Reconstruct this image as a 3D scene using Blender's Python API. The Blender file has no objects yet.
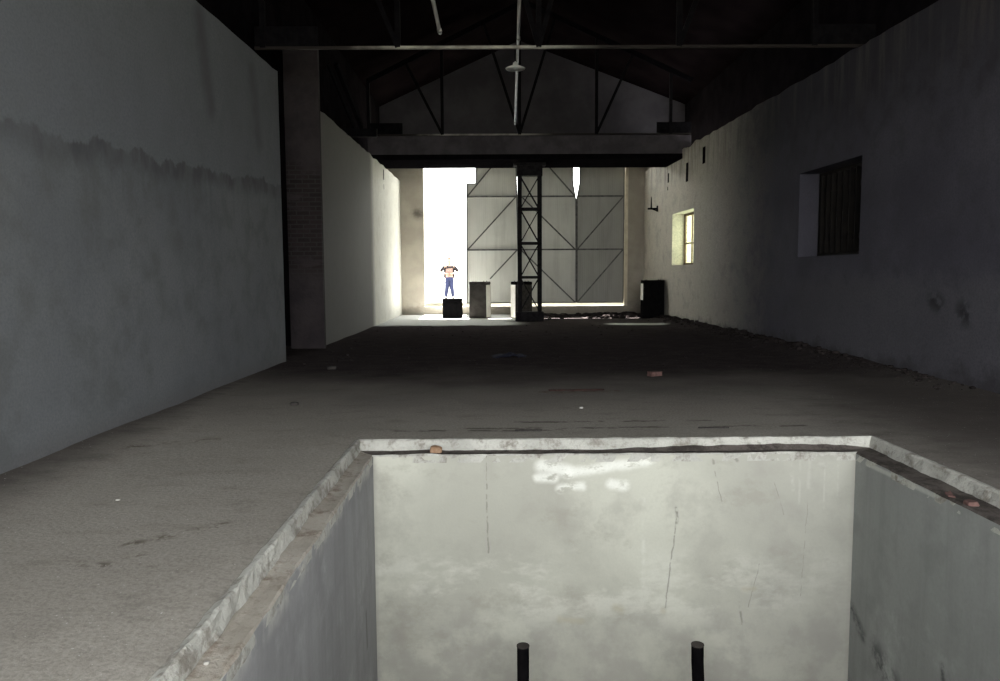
import bpy, bmesh, math, random
from mathutils import Vector, Matrix, noise
random.seed(7)
SC = bpy.context.scene
COL = SC.collection
R = math.radians

# ------------------------------------------------------------------ measurements (metres)
def XL(y): return -3.83 + 0.0108 * y          # inner face of the left wall
def XR(y): return 6.50 - 0.0370 * y           # inner face of the right wall
YB, YE = -2.2, 28.3                           # back wall, end wall
PX0, PX1, PY0, PY1 = -1.10, 3.17, 0.95, 6.60  # inside of the pit
PZ = -2.75
KL, KR, KF, KN = 0.17, 0.25, 0.21, 0.2        # widths of the rebate on each side
ZLEDGE = -0.09
TOPL, TOPR = 4.92, 5.22
SKY = 10.0

# ------------------------------------------------------------------ node helpers
class G:
    def __init__(s, name):
        s.mat = bpy.data.materials.new(name); s.mat.use_nodes = True
        s.nt = s.mat.node_tree; s.nt.nodes.clear()
    def node(s, t, **kw):
        n = s.nt.nodes.new(t)
        for k, v in kw.items(): setattr(n, k, v)
        return n
    def put(s, sock, v):
        if isinstance(v, bpy.types.NodeSocket): s.nt.links.new(v, sock)
        elif v is not None:
            if isinstance(v, (tuple, list)) and len(v) == 3 and sock.type == 'RGBA': v = (*v, 1)
            sock.default_value = v
    def m(s, op, a, b=None, c=None, clamp=False):
        n = s.node('ShaderNodeMath', operation=op, use_clamp=clamp)
        s.put(n.inputs[0], a)
        if b is not None: s.put(n.inputs[1], b)
        if c is not None: s.put(n.inputs[2], c)
        return n.outputs[0]
    def pos(s, obj=False):
        if obj: return s.node('ShaderNodeTexCoord').outputs['Object']
        return s.node('ShaderNodeNewGeometry').outputs['Position']
    def xyz(s, v):
        n = s.node('ShaderNodeSeparateXYZ'); s.put(n.inputs[0], v); return n.outputs
    def comb(s, x, y, z):
        n = s.node('ShaderNodeCombineXYZ')
        for i, v in enumerate((x, y, z)): s.put(n.inputs[i], v)
        return n.outputs[0]
    def scalev(s, v, sc):
        n = s.node('ShaderNodeVectorMath', operation='MULTIPLY'); s.put(n.inputs[0], v); n.inputs[1].default_value = sc
        return n.outputs[0]
    def noise(s, v, scale, detail=4, rough=0.55, dist=0):
        n = s.node('ShaderNodeTexNoise'); s.put(n.inputs['Vector'], v)
        n.inputs['Scale'].default_value = scale; n.inputs['Detail'].default_value = detail
        n.inputs['Roughness'].default_value = rough; n.inputs['Distortion'].default_value = dist
        return n.outputs[0]
    def step(s, x, a, b):                       # smooth 0..1 as x goes from a to b
        n = s.node('ShaderNodeMapRange', interpolation_type='SMOOTHSTEP')
        s.put(n.inputs[0], x); s.put(n.inputs[1], a); s.put(n.inputs[2], b)
        n.inputs[3].default_value = 0; n.inputs[4].default_value = 1
        return n.outputs[0]
    def mix(s, f, a, b):
        n = s.node('ShaderNodeMix', data_type='RGBA')
        s.put(n.inputs[0], f); s.put(n.inputs[6], a); s.put(n.inputs[7], b)
        return n.outputs[2]
    def stroke(s, u, v, p, q, w, soft=0.6):     # mask of a mark drawn from p to q
        du, dv = q[0] - p[0], q[1] - p[1]; L2 = du * du + dv * dv
        a = s.m('SUBTRACT', u, p[0]); b = s.m('SUBTRACT', v, p[1])
        t = s.m('ADD', s.m('MULTIPLY', a, du / L2), s.m('MULTIPLY', b, dv / L2), clamp=True)
        ex = s.m('SUBTRACT', a, s.m('MULTIPLY', t, du)); ey = s.m('SUBTRACT', b, s.m('MULTIPLY', t, dv))
        d = s.m('SQRT', s.m('ADD', s.m('MULTIPLY', ex, ex), s.m('MULTIPLY', ey, ey)))
        return s.step(d, w, w * (1 - soft))
    def mul(s, *a):
        r = a[0]
        for x in a[1:]: r = s.m('MULTIPLY', r, x)
        return r
    def done(s, col, rough=0.9, bump=None, bstr=0.3, bdist=0.02, metal=0, spec=0.3):
        b = s.node('ShaderNodeBsdfPrincipled'); o = s.node('ShaderNodeOutputMaterial')
        s.put(b.inputs['Base Color'], col); s.put(b.inputs['Roughness'], rough); s.put(b.inputs['Metallic'], metal)
        b.inputs['Specular IOR Level'].default_value = spec
        if bump is not None:
            n = s.node('ShaderNodeBump'); n.inputs['Strength'].default_value = bstr; n.inputs['Distance'].default_value = bdist
            s.put(n.inputs['Height'], bump); s.nt.links.new(n.outputs[0], b.inputs['Normal'])
        s.nt.links.new(b.outputs[0], o.inputs[0])
        return s.mat

def simple(name, c1, c2, scale=6, rough=0.85, metal=0, bstr=0.3, obj=True, spec=0.3, bias=(0.35, 0.65)):
    g = G(name); p = g.pos(obj); n = g.noise(p, scale, 6, 0.6)
    return g.done(g.mix(g.step(n, *bias), c1, c2), rough, g.noise(p, scale * 5, 4), bstr, 0.01, metal, spec)

M = {}
def mat_pipe():
    g = G('glint_pipe'); p = g.pos(True); x, y, z = g.xyz(p); n = g.noise(p, 1.4, 5)
    glint = g.step(g.m('ADD', y, g.m('MULTIPLY', n, 2.5)), 15.6, 14.2)  # near stretch painted pale as a highlight, dark beyond
    c = g.mix(glint, g.mix(g.step(n, .4, .6), (.03, .028, .03), (.10, .098, .095)), (.40, .39, .37))
    return g.done(c, .55, n, .1, .004, 0, .3)
def mat_chord():
    g = G('glint_chord'); p = g.pos(True); x, y, z = g.xyz(p); n = g.noise(p, 1.6, 5)
    glint = g.mul(g.step(g.m('ADD', x, n), -2.1, -.9), g.step(g.m('ADD', x, n), 2.4, 1.2))  # pale middle stretch: the chord's glint put into the colour
    c = g.mix(glint, (.018, .014, .013), g.mix(g.step(n, .35, .6), (.16, .152, .14), (.40, .385, .345)))
    return g.done(c, .7, n, .2, .005, 0, .2)
def mat_wall_left():
    g = G('grey_plaster'); p = g.pos(); x, y, z = g.xyz(p)
    big = g.noise(p, 0.5, 5); med = g.noise(p, 2.5, 6, 0.6); fine = g.noise(p, 38, 3, 0.75)
    c = g.mix(g.step(big, .3, .7), (.146, .156, .170), (.194, .205, .216))
    c = g.mix(g.m('MULTIPLY', g.step(med, .42, .70), .62), c, (.12, .127, .127))
    # upper coat: a smoother, bluer plaster that stops at a ragged edge 2.8 m up
    edge = g.m('ADD', z, g.m('MULTIPLY', g.m('SUBTRACT', g.noise(g.scalev(p, (1, 1.0, .8)), 1.5, 7, .68), .5), .6))
    edge = g.m('SUBTRACT', edge, g.m('MULTIPLY', g.m('SUBTRACT', y, 9.6), .042))
    near = g.step(y, 14.2, 13.4)
    up = g.mul(g.step(edge, 2.83, 2.88), near)
    c = g.mix(g.m('MULTIPLY', up, .55), c, (.172, .184, .204))
    band = g.mul(g.step(edge, 2.56, 2.80), g.step(edge, 2.89, 2.85), near)
    run = g.step(g.noise(g.scalev(p, (1, 1.6, .6)), 1.6, 6, .65), .38, .62)
    c = g.mix(g.mul(band, g.m('ADD', g.m('MULTIPLY', run, .55), .3)), c, (.075, .078, .085))
    drip = g.mul(g.step(edge, 1.5, 2.75), g.step(edge, 2.9, 2.85), g.step(g.noise(g.scalev(p, (1, 4.0, .22)), 1.7, 5, .6), .52, .68), near)
    c = g.mix(g.m('MULTIPLY', drip, .3), c, (.11, .115, .115))
    s1 = g.stroke(g.m('ADD', y, g.m('MULTIPLY', med, .3)), z, (10.05, 4.75), (10.3, 3.7), .32, 1)
    s2 = g.stroke(g.m('ADD', y, g.m('MULTIPLY', med, .4)), z, (12.1, 4.6), (12.3, 3.6), .3, 1)
    c = g.mix(g.m('MULTIPLY', s1, .7), c, (.085, .087, .095)); c = g.mix(g.m('MULTIPLY', s2, .5), c, (.09, .092, .10))
    # damp foot of the wall
    c = g.mix(g.mul(g.step(g.m('ADD', z, g.m('MULTIPLY', med, .35)), .42, .16), .5), c, (.13, .125, .125))
    # bay beside the doors paler: doorway daylight put into the wall colour
    door_lit = g.step(g.m('ADD', y, g.m('MULTIPLY', med, .8)), 22.2, 22.7)
    c = g.mix(g.m('MULTIPLY', door_lit, .85), c, g.mix(g.step(med, .45, .75), (.80, .79, .71), (.68, .66, .58)))
    c = g.mix(g.mul(g.step(y, 15.0, 15.8), g.step(y, 22.7, 22.0), .8), c, (.17, .163, .145))
    c = g.mix(g.m('MULTIPLY', g.step(fine, .35, .7), .4), c, (.10, .105, .112))
    h = g.m('ADD', g.m('MULTIPLY', med, .6), g.m('ADD', g.m('MULTIPLY', fine, .25), g.m('MULTIPLY', up, .25)))
    return g.done(c, .93, h, .35, .03, 0, .2)
def mat_wall_right():
    g = G('dirty_plaster'); p = g.pos(); x, y, z = g.xyz(p)
    big = g.noise(p, 0.6, 5); med = g.noise(p, 2.8, 6, 0.62); fine = g.noise(p, 36, 3, .75)
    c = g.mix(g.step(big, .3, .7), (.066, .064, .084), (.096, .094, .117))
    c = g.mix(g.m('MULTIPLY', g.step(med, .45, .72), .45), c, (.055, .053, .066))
    lo = g.mul(g.step(g.m('ADD', z, g.m('MULTIPLY', med, .6)), 1.9, 1.5), g.step(y, 16.5, 14))
    c = g.mix(g.m('MULTIPLY', lo, .35), c, (.135, .133, .14))
    door_lit = g.step(g.m('ADD', y, g.m('MULTIPLY', med, 3.5)), 17.6, 24.8)  # paler towards the doors, their daylight put into the plaster colour
    top_dark = g.mul(g.step(g.m('ADD', z, g.m('MULTIPLY', med, 1.2)), 3.8, 5.6), g.step(y, 20, 17), .7)  # plaster grows darker towards the top of the wall
    c = g.mix(top_dark, c, (.022, .021, .028))
    c = g.mix(g.m('MULTIPLY', door_lit, .9), c, g.mix(g.step(med, .45, .75), (.62, .59, .50), (.46, .44, .38)))
    foot = g.step(g.m('ADD', z, g.m('MULTIPLY', g.noise(p, 2.0, 6, .7), 1.0)), .78, .45)
    c = g.mix(g.m('MULTIPLY', foot, .75), c, (.04, .036, .04))
    w = g.noise(p, 6, 4)
    hole = g.m('MAXIMUM', g.stroke(y, z, (10.62, 1.10), (10.5, 1.06), .22, 1), g.stroke(y, z, (9.98, .98), (9.9, .92), .24, 1))
    c = g.mix(g.mul(hole, g.step(w, .38, .56)), c, (.03, .03, .035))
    st = g.noise(g.scalev(p, (1, 3, .25)), 1.4, 5, .6)
    c = g.mix(g.mul(g.step(z, 3.9, 4.9), g.step(st, .45, .65), .6), c, (.10, .09, .09))
    c = g.mix(g.m('MULTIPLY', g.step(fine, .35, .7), .42), c, (.04, .039, .052))
    return g.done(c, .93, g.m('ADD', g.m('MULTIPLY', med, .6), g.m('MULTIPLY', fine, .25)), .4, .03, 0, .2)
def mat_floor():
    g = G('dusty_concrete_floor'); p = g.pos(); x, y, z = g.xyz(p)
    big = g.noise(p, .45, 5); med = g.noise(g.scalev(p, (1, 1.8, 1)), 2.2, 7, .65); fine = g.noise(p, 42, 3, .75)
    c = g.mix(g.step(big, .3, .7), (.30, .282, .252), (.365, .346, .312))
    c = g.mix(g.m('MULTIPLY', g.step(med, .5, .75), .5), c, (.20, .186, .165))
    # sweepings of dark earth cover the middle of the hall
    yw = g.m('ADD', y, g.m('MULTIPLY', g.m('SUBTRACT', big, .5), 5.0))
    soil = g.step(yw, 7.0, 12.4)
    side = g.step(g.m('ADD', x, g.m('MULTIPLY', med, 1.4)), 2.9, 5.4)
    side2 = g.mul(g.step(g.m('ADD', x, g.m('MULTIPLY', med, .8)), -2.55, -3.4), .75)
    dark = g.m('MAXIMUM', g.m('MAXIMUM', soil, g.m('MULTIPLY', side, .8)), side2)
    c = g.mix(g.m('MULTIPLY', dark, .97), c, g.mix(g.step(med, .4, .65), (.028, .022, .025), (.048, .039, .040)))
    # pale concrete before the doors, with doorway daylight put into its colour
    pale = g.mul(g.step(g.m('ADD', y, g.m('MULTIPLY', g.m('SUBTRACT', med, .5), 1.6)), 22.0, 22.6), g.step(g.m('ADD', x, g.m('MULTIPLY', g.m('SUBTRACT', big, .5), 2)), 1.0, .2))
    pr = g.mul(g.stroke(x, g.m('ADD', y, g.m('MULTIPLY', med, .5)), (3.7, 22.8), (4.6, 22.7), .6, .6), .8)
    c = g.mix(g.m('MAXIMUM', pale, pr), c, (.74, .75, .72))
    # blotches of rust brown dirt beside the pit and cracks along its far kerb
    w = g.noise(p, 7, 5, .7)
    for a, b, wd in (((-2.09, 4.18), (-2.04, 4.19), .09), ((-1.95, 4.27), (-1.66, 4.47), .09), ((-1.68, 4.46), (-1.63, 4.5), .08), ((-2.2, 3.88), (-1.8, 3.80), .07), ((-1.98, 3.98), (-1.93, 4.0), .07), ((-3.3, 6.6), (-2.6, 6.9), .10)):
        c = g.mix(g.mul(g.stroke(x, y, a, b, wd, 1), g.step(w, .48, .6), .8), c, (.10, .08, .065))
    yy = g.m('ADD', y, g.m('MULTIPLY', g.m('SUBTRACT', w, .5), .12))
    for a, b in (((-.3, 7.32), (3.2, 7.38)), ((.2, 7.62), (2.2, 7.66)), ((-1.0, 7.2), (.6, 7.25))):
        c = g.mix(g.mul(g.stroke(x, yy, a, b, .05, .8), g.step(g.noise(p, 3, 4), .45, .55), .75), c, (.09, .075, .07))
    rust = g.mul(g.stroke(x, y, (.62, 9.6), (1.5, 9.66), .16, 1), g.step(w, .4, .6), .6)
    c = g.mix(rust, c, (.12, .06, .05))
    c = g.mix(g.m('MULTIPLY', g.step(fine, .35, .7), .38), c, (.11, .10, .092))
    speck = g.step(g.noise(p, 55, 1, .3), .76, .79)
    c = g.mix(g.m('MULTIPLY', speck, .6), c, (.6, .6, .58))
    return g.done(c, .95, g.m('ADD', g.m('MULTIPLY', med, .7), g.m('MULTIPLY', fine, .25)), .5, .03, 0, 0)
def mat_pit_far():
    g = G('whitewashed_pit_render'); p = g.pos(); x, y, z = g.xyz(p)
    big = g.noise(p, .8, 5, .55, .4); med = g.noise(p, 2.6, 7, .65); fine = g.noise(p, 45, 3, .75)
    c = g.mix(g.step(big, .3, .7), (.40, .40, .352), (.53, .535, .468))
    c = g.mix(g.m('MULTIPLY', g.step(med, .46, .66), .5), c, (.35, .342, .305))
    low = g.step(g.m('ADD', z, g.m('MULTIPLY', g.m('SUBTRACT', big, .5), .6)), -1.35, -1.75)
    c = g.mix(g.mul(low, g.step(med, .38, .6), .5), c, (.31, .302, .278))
    cl = g.mul(g.step(g.m('ADD', z, g.m('MULTIPLY', g.m('SUBTRACT', med, .5), .5)), -1.75, -1.45), g.step(g.m('ADD', z, g.m('MULTIPLY', med, .3)), -.75, -1.0), g.step(g.noise(g.scalev(p, (1, 1, 2)), 1.7, 6, .65), .46, .6), .6)
    c = g.mix(cl, c, (.60, .605, .545))
    wob = g.m('MULTIPLY', g.m('SUBTRACT', g.noise(p, 9, 4), .5), .03)
    u = g.m('ADD', x, wob); v = g.m('ADD', z, g.m('MULTIPLY', g.m('SUBTRACT', med, .5), .12))
    for a, b, w in (((.38, -.2), (.62, -.24), .07), ((.62, -.26), (1.35, -.16), .06), ((.55, -.39), (.75, -.38), .05), ((1.0, -.37), (1.12, -.38), .055), ((.35, -.3), (.5, -.3), .05)):
        c = g.mix(g.mul(g.stroke(u, v, a, b, w * 1.25, .9), g.step(g.noise(g.scalev(p, (1, 1, 2)), 6, 5, .7), .36, .50), .75), c, (.82, .83, .78))
    for a, b, w in (((2.68, -.12), (2.68, -.55), .02), ((2.76, -.12), (2.76, -.4), .03), ((2.86, -.18), (3.0, -.22), .04), ((2.98, -.2), (3.1, -.12), .035), ((2.9, -.2), (2.9, -.6), .015), ((3.02, -.2), (3.02, -.5), .015), ((1.3, -.5), (1.3, -1.3), .03), ((2.6, -.2), (2.62, -.42), .03)):
        c = g.mix(g.mul(g.stroke(x, z, a, b, w, 1), g.step(g.noise(p, 7, 5, .7), .40, .64), .34), c, (.72, .73, .68))
    for a, b, w in (((-.10, -.36), (-.09, -.98), .012), ((1.59, -.58), (1.6, -.72), .022), ((1.6, -.6), (1.5, -1.5), .011), ((2.16, -1.36), (2.2, -1.66), .016), ((1.92, -.25), (2.0, -.55), .007), ((2.34, -1.1), (2.25, -1.5), .006), ((2.45, -.35), (2.55, -.65), .006), ((2.76, -.5), (2.72, -1.4), .005), ((-.1, -.1), (-.1, -.36), .006), ((1.9, -.12), (1.91, -.18), .02), ((2.1, -.12), (2.12, -.16), .025)):
        c = g.mix(g.mul(g.stroke(u, z, a, b, w * .95, .9), g.step(g.noise(p, 14, 3), .38, .55), .72), c, (.2, .195, .175))
    for a, b, w in (((.55, -1.6), (.75, -1.62), .05), ((1.48, -1.52), (1.49, -1.53), .04), ((2.2, -1.34), (2.3, -1.33), .04), ((1.05, -1.5), (1.1, -1.52), .06)):
        c = g.mix(g.mul(g.stroke(u, v, a, b, w, 1), .45), c, (.40, .36, .26))
    blot = g.step(g.noise(g.scalev(p, (1, 1, 1.4)), 1.9, 7, .7), .54, .68)
    c = g.mix(g.m('MULTIPLY', blot, .4), c, (.30, .285, .245))
    dim_right = g.step(g.m('ADD', x, g.m('MULTIPLY', med, .9)), 1.9, 3.6)  # render dims to the right, uneven light put into the colour
    c = g.mix(g.m('MULTIPLY', dim_right, .45), c, (.31, .305, .285))
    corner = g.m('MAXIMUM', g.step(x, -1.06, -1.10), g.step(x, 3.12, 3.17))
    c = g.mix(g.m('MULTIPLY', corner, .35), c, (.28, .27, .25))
    c = g.mix(g.m('MULTIPLY', g.step(fine, .35, .75), .15), c, (.33, .33, .30))
    return g.done(c, .9, g.m('ADD', g.m('MULTIPLY', med, .6), g.m('MULTIPLY', fine, .2)), .3, .02, 0, .25)
def mat_pit_side(name, tint, right):
    g = G(name); p = g.pos(); x, y, z = g.xyz(p)
    big = g.noise(p, .9, 5); med = g.noise(p, 3, 6, .6); run = g.noise(g.scalev(p, (1, 3.2, .22)), 1.8, 6, .6); fine = g.noise(p, 30, 3, .7)
    c = g.mix(g.step(big, .3, .7), tuple(t * .85 for t in tint), tint)
    c = g.mix(g.m('MULTIPLY', g.step(run, .42, .68), .32), c, tuple(t * .55 for t in tint))
    c = g.mix(g.m('MULTIPLY', g.step(med, .44, .68), .45), c, tuple(t * .62 for t in tint))
    c = g.mix(g.mul(g.step(g.noise(p, 1.8, 6, .65), .54, .7), .3), c, tuple(min(1, t * 1.5) for t in tint))
    v = g.m('ADD', z, g.m('MULTIPLY', g.m('SUBTRACT', med, .5), .08))
    if right:
        for a, b, w in (((6.62, -1.48), (6.35, -1.66), .10), ((6.1, -1.7), (5.75, -1.84), .2), ((5.3, -1.66), (5.2, -1.75), .1), ((5.2, -1.32), (5.18, -1.40), .05), ((5.1, -1.5), (5.05, -1.52), .04)):
            c = g.mix(g.mul(g.stroke(y, v, a, b, w, 1), g.step(g.noise(p, 6, 6, .7), .36, .6), .85), c, (.06, .06, .065))
        c = g.mix(g.mul(g.stroke(y, z, (6.4, -.14), (5.4, -.12), .03, .8), .6), c, (.6, .6, .57))
    else:
        for a, b, w in (((6.1, -1.3), (6.12, -1.6), .05), ((5.1, -1.6), (5.15, -1.75), .05)):
            c = g.mix(g.mul(g.stroke(y, v, a, b, w, 1), .6), c, (.1, .1, .1))
        c = g.mix(g.mul(g.step(v, -.26, -.12), g.step(g.noise(p, 5, 5), .42, .6), .6), c, (.62, .61, .56))
    c = g.mix(g.m('MULTIPLY', g.step(fine, .35, .75), .2), c, tuple(t * .6 for t in tint))
    return g.done(c, .92, g.m('ADD', g.m('MULTIPLY', med, .5), g.m('MULTIPLY', fine, .2)), .35, .02, 0, .2)
def mat_jamb():
    g = G('stripped_brick_jamb'); p = g.pos(); x, y, z = g.xyz(p)
    b = g.node('ShaderNodeTexBrick'); g.put(b.inputs['Vector'], g.comb(x, z, 0)); b.inputs['Scale'].default_value = 1
    b.inputs['Brick Width'].default_value = .26; b.inputs['Row Height'].default_value = .09; b.inputs['Mortar Size'].default_value = .012
    b.inputs[1].default_value = (.022, .017, .018, 1); b.inputs[2].default_value = (.032, .024, .025, 1); b.inputs[3].default_value = (.036, .033, .033, 1)
    n = g.noise(p, 1.6, 5, .6)
    pl = g.m('MAXIMUM', g.mul(g.step(g.m('ADD', z, g.m('MULTIPLY', n, .8)), 2.2, 1.8), 1), g.step(g.m('ADD', z, g.m('MULTIPLY', n, .9)), 3.9, 4.3))
    patch = g.step(g.noise(g.scalev(p, (1, 1, 2.2)), 1.1, 4), .52, .6)
    c = g.mix(g.m('MAXIMUM', pl, g.m('MULTIPLY', patch, .8)), b.outputs[0], g.mix(g.step(n, .35, .65), (.030, .025, .028), (.046, .039, .041)))
    return g.done(c, .95, g.noise(p, 14, 5), .5, .03, 0, .15)
def mat_kerb(name, c1, c2, dirt, thr):
    g = G(name); p = g.pos(); n = g.noise(p, 5, 7, .7); n2 = g.noise(p, 1.6, 4); f = g.noise(p, 40, 3, .7)
    c = g.mix(g.step(n2, .35, .65), c1, c2)
    c = g.mix(g.m('MULTIPLY', g.step(n, *thr), .85), c, dirt)
    c = g.mix(g.m('MULTIPLY', g.step(f, .4, .8), .25), c, dirt)
    return g.done(c, .93, g.m('ADD', n, g.m('MULTIPLY', f, .3)), .6, .03, 0, .2)
def mat_end():
    g = G('door_pier_render'); p = g.pos(); x, y, z = g.xyz(p); n = g.noise(p, 1.4, 6, .6); w = g.noise(p, 5, 5, .7)
    c = g.mix(g.step(n, .35, .65), (.37, .335, .285), (.45, .415, .355))
    c = g.mix(g.mul(g.stroke(x, z, (-2.95, 3.75), (-2.85, 3.72), .32, 1), g.step(w, .3, .6), .85), c, (.07, .062, .055))
    c = g.mix(g.mul(g.step(g.m('ADD', z, w), 1.0, .6), .6), c, (.2, .18, .155))
    return g.done(c, .93, g.noise(p, 20, 4), .4, .02, 0, .2)
def mat_glass():
    g = G('grimy_window_glass')
    t = g.node('ShaderNodeBsdfTransparent'); t.inputs[0].default_value = (.84, .88, .74, 1)
    gl = g.node('ShaderNodeBsdfGlossy'); gl.inputs['Roughness'].default_value = .15
    tl = g.node('ShaderNodeBsdfTranslucent'); tl.inputs[0].default_value = (.6, .56, .42, 1)
    m1 = g.node('ShaderNodeMixShader'); g.put(m1.inputs[0], g.m('ADD', g.m('MULTIPLY', g.noise(g.pos(), 9, 4), .2), .05))
    g.nt.links.new(t.outputs[0], m1.inputs[1]); g.nt.links.new(tl.outputs[0], m1.inputs[2])
    m2 = g.node('ShaderNodeMixShader'); m2.inputs[0].default_value = .05
    g.nt.links.new(m1.outputs[0], m2.inputs[1]); g.nt.links.new(gl.outputs[0], m2.inputs[2])
    o = g.node('ShaderNodeOutputMaterial'); g.nt.links.new(m2.outputs[0], o.inputs[0])
    return g.mat
def mat_sheet(name, k):  # k dims a leaf's colour for the light falling off along the doors
    g = G(name); p = g.pos(); x, y, z = g.xyz(p)
    big = g.noise(p, .7, 5); st = g.noise(g.scalev(p, (3, 3, .3)), 1.5, 5, .6)
    c = g.mix(g.step(big, .3, .7), tuple(t * k for t in (.64, .64, .60)), tuple(t * k for t in (.72, .72, .68)))
    c = g.mix(g.m('MULTIPLY', g.step(st, .45, .7), .3), c, tuple(t * k for t in (.44, .43, .40)))
    corr = g.m('SINE', g.m('MULTIPLY', x, 80))
    return g.done(c, .6, corr, .25, .006, 0, .3)

M['wall_left'] = mat_wall_left(); M['wall_right'] = mat_wall_right(); M['floor'] = mat_floor()
M['pit_far'] = mat_pit_far(); M['pit_left'] = mat_pit_side('bluish_pit_render', (.33, .332, .34), False)
M['pit_right'] = mat_pit_side('grey_pit_render', (.32, .33, .322), True)
M['jamb'] = mat_jamb(); M['glass'] = mat_glass(); M['sheet'] = mat_sheet('weathered_door_sheet', 1.0); M['sheet_dim'] = mat_sheet('dim_door_sheet', .8); M['sheet_dimmest'] = mat_sheet('dimmest_door_sheet', .5)  # two darker door sheets carry the fall-off of doorway light
M['kerb'] = mat_kerb('broken_concrete_kerb', (.40, .40, .37), (.54, .54, .50), (.20, .18, .155), (.47, .66))
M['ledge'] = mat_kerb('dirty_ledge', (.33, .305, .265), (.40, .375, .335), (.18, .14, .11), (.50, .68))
M['ledge_dark'] = mat_kerb('dark_brown_ledge', (.085, .073, .068), (.125, .11, .10), (.035, .03, .027), (.42, .62))  # darker brown tone than the left ledge
M['end'] = mat_end()
M['gable'] = simple('gable_render', (.033, .030, .035), (.05, .046, .052), 1.0, .95, obj=False)
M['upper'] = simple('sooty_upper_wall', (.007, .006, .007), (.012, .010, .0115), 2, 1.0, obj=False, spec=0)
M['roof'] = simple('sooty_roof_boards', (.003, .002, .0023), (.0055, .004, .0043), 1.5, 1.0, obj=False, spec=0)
M['beam'] = simple('stained_beam_concrete', (.06, .054, .062), (.09, .082, .092), 2.5, .95, obj=False)
M['dark_steel'] = simple('dark_painted_steel', (.0035, .003, .004), (.007, .0065, .0075), 8, .9, 0, spec=.05)
M['matt_black'] = simple('matt_black_steel', (.003, .0027, .0035), (.006, .0055, .0065), 8, 1.0, 0, spec=0)  # matt near-black for the beam's shaded underside band and truss top chords
M['column_steel'] = simple('column_paint', (.010, .009, .011), (.020, .018, .020), 8, .9, 0, spec=.1)
M['pale_steel'] = simple('worn_grey_steel', (.08, .075, .07), (.36, .345, .31), .9, .7, 0)
M['chord'] = mat_chord()
M['pipe'] = mat_pipe()
M['frame_steel'] = simple('door_frame_steel', (.10, .10, .10), (.17, .165, .16), 6, .6, .3)
M['jamb_post'] = simple('painted_jamb_post', (.62, .56, .44), (.72, .66, .53), 4, .8)
M['black'] = simple('black_bitumen_paint', (.004, .004, .0045), (.008, .0075, .008), 9, 1.0, spec=0)
M['plinth'] = simple('stained_plinth_concrete', (.028, .024, .022), (.05, .044, .040), 4, .93)
M['lit_side_tone'] = simple('lit_plinth_side', (.70, .68, .62), (.80, .78, .72), 5, .9)  # doorway light on the plinth sides put into the colour
M['rust'] = simple('rusted_iron', (.022, .010, .009), (.045, .02, .016), 14, .9)
M['brick'] = simple('broken_brick', (.10, .055, .05), (.155, .09, .08), 16, .95)
M['brick_orange'] = simple('orange_brick', (.25, .15, .09), (.33, .22, .145), 20, .95)
M['stone'] = simple('grey_stone', (.025, .022, .021), (.05, .045, .042), 12, .95)
M['chip'] = simple('pale_plaster_chip', (.30, .29, .265), (.38, .37, .34), 12, .95)
M['rag'] = simple('dark_blue_cloth', (.007, .008, .018), (.014, .015, .03), 12, .95)
M['rubble'] = simple('dark_rubble', (.018, .015, .015), (.038, .032, .031), 5, 1.0, obj=False, spec=0)
M['wood'] = simple('old_shutter_wood', (.005, .004, .0035), (.010, .008, .0065), 5, .85)
M['win_frame'] = simple('brown_window_frame', (.09, .065, .04), (.14, .10, .06), 8, .7)
M['enamel'] = simple('pale_enamel', (.62, .62, .58), (.74, .74, .70), 6, .35, spec=.5)
M['ground'] = simple('sunlit_gravel', (.24, .24, .20), (.32, .31, .26), 2, .95, obj=False)
M['skin'] = simple('skin', (.25, .15, .115), (.30, .19, .15), 12, .6)
M['hair'] = simple('brown_hair', (.06, .04, .025), (.09, .06, .04), 30, .7)
M['shirt'] = simple('pale_pink_shirt', (.16, .10, .09), (.19, .125, .11), 8, .9)
M['jacket'] = simple('charcoal_jacket', (.008, .0065, .009), (.013, .011, .014), 9, .9)
M['jeans'] = simple('blue_denim', (.012, .016, .05), (.018, .023, .065), 14, .9)
M['shoe'] = simple('dark_shoe', (.03, .03, .03), (.05, .05, .05), 10, .6)
M['eye'] = simple('eye', (.03, .03, .03), (.05, .05, .05), 10, .2)

# ------------------------------------------------------------------ object helpers
def link(name, bm, mats, parent=None, smooth=False):
    bmesh.ops.recalc_face_normals(bm, faces=bm.faces)
    me = bpy.data.meshes.new(name); bm.to_mesh(me); bm.free()
    for m in (mats if isinstance(mats, (list, tuple)) else [mats]): me.materials.append(M[m])
    if smooth:
        for p in me.polygons: p.use_smooth = True
    o = bpy.data.objects.new(name, me); COL.objects.link(o)
    if parent: o.parent = parent
    return o
def struct(name, bm, mats, parent=None, smooth=False):
    o = link(name, bm, mats, parent, smooth)
    if parent is None: o['kind'] = 'structure'
    return o
def tag(o, label, cat, group=None, kind=None):
    o['label'] = label; o['category'] = cat
    if group: o['group'] = group
    if kind: o['kind'] = kind
    return o
def empty(name, loc=(0, 0, 0), rz=0):
    o = bpy.data.objects.new(name, None); o.empty_display_size = .2; COL.objects.link(o)
    o.location = loc; o.rotation_euler.z = rz
    return o
def bevel(o, w=.01, seg=2):
    m = o.modifiers.new('edge', 'BEVEL'); m.width = w; m.segments = seg; m.limit_method = 'ANGLE'; return o
def box(bm, x0, x1, y0, y1, z0, z1):
    v = [bm.verts.new((x, y, z)) for x in (x0, x1) for y in (y0, y1) for z in (z0, z1)]
    for f in ((0, 1, 3, 2), (4, 6, 7, 5), (0, 4, 5, 1), (2, 3, 7, 6), (0, 2, 6, 4), (1, 5, 7, 3)): bm.faces.new([v[i] for i in f])
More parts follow.
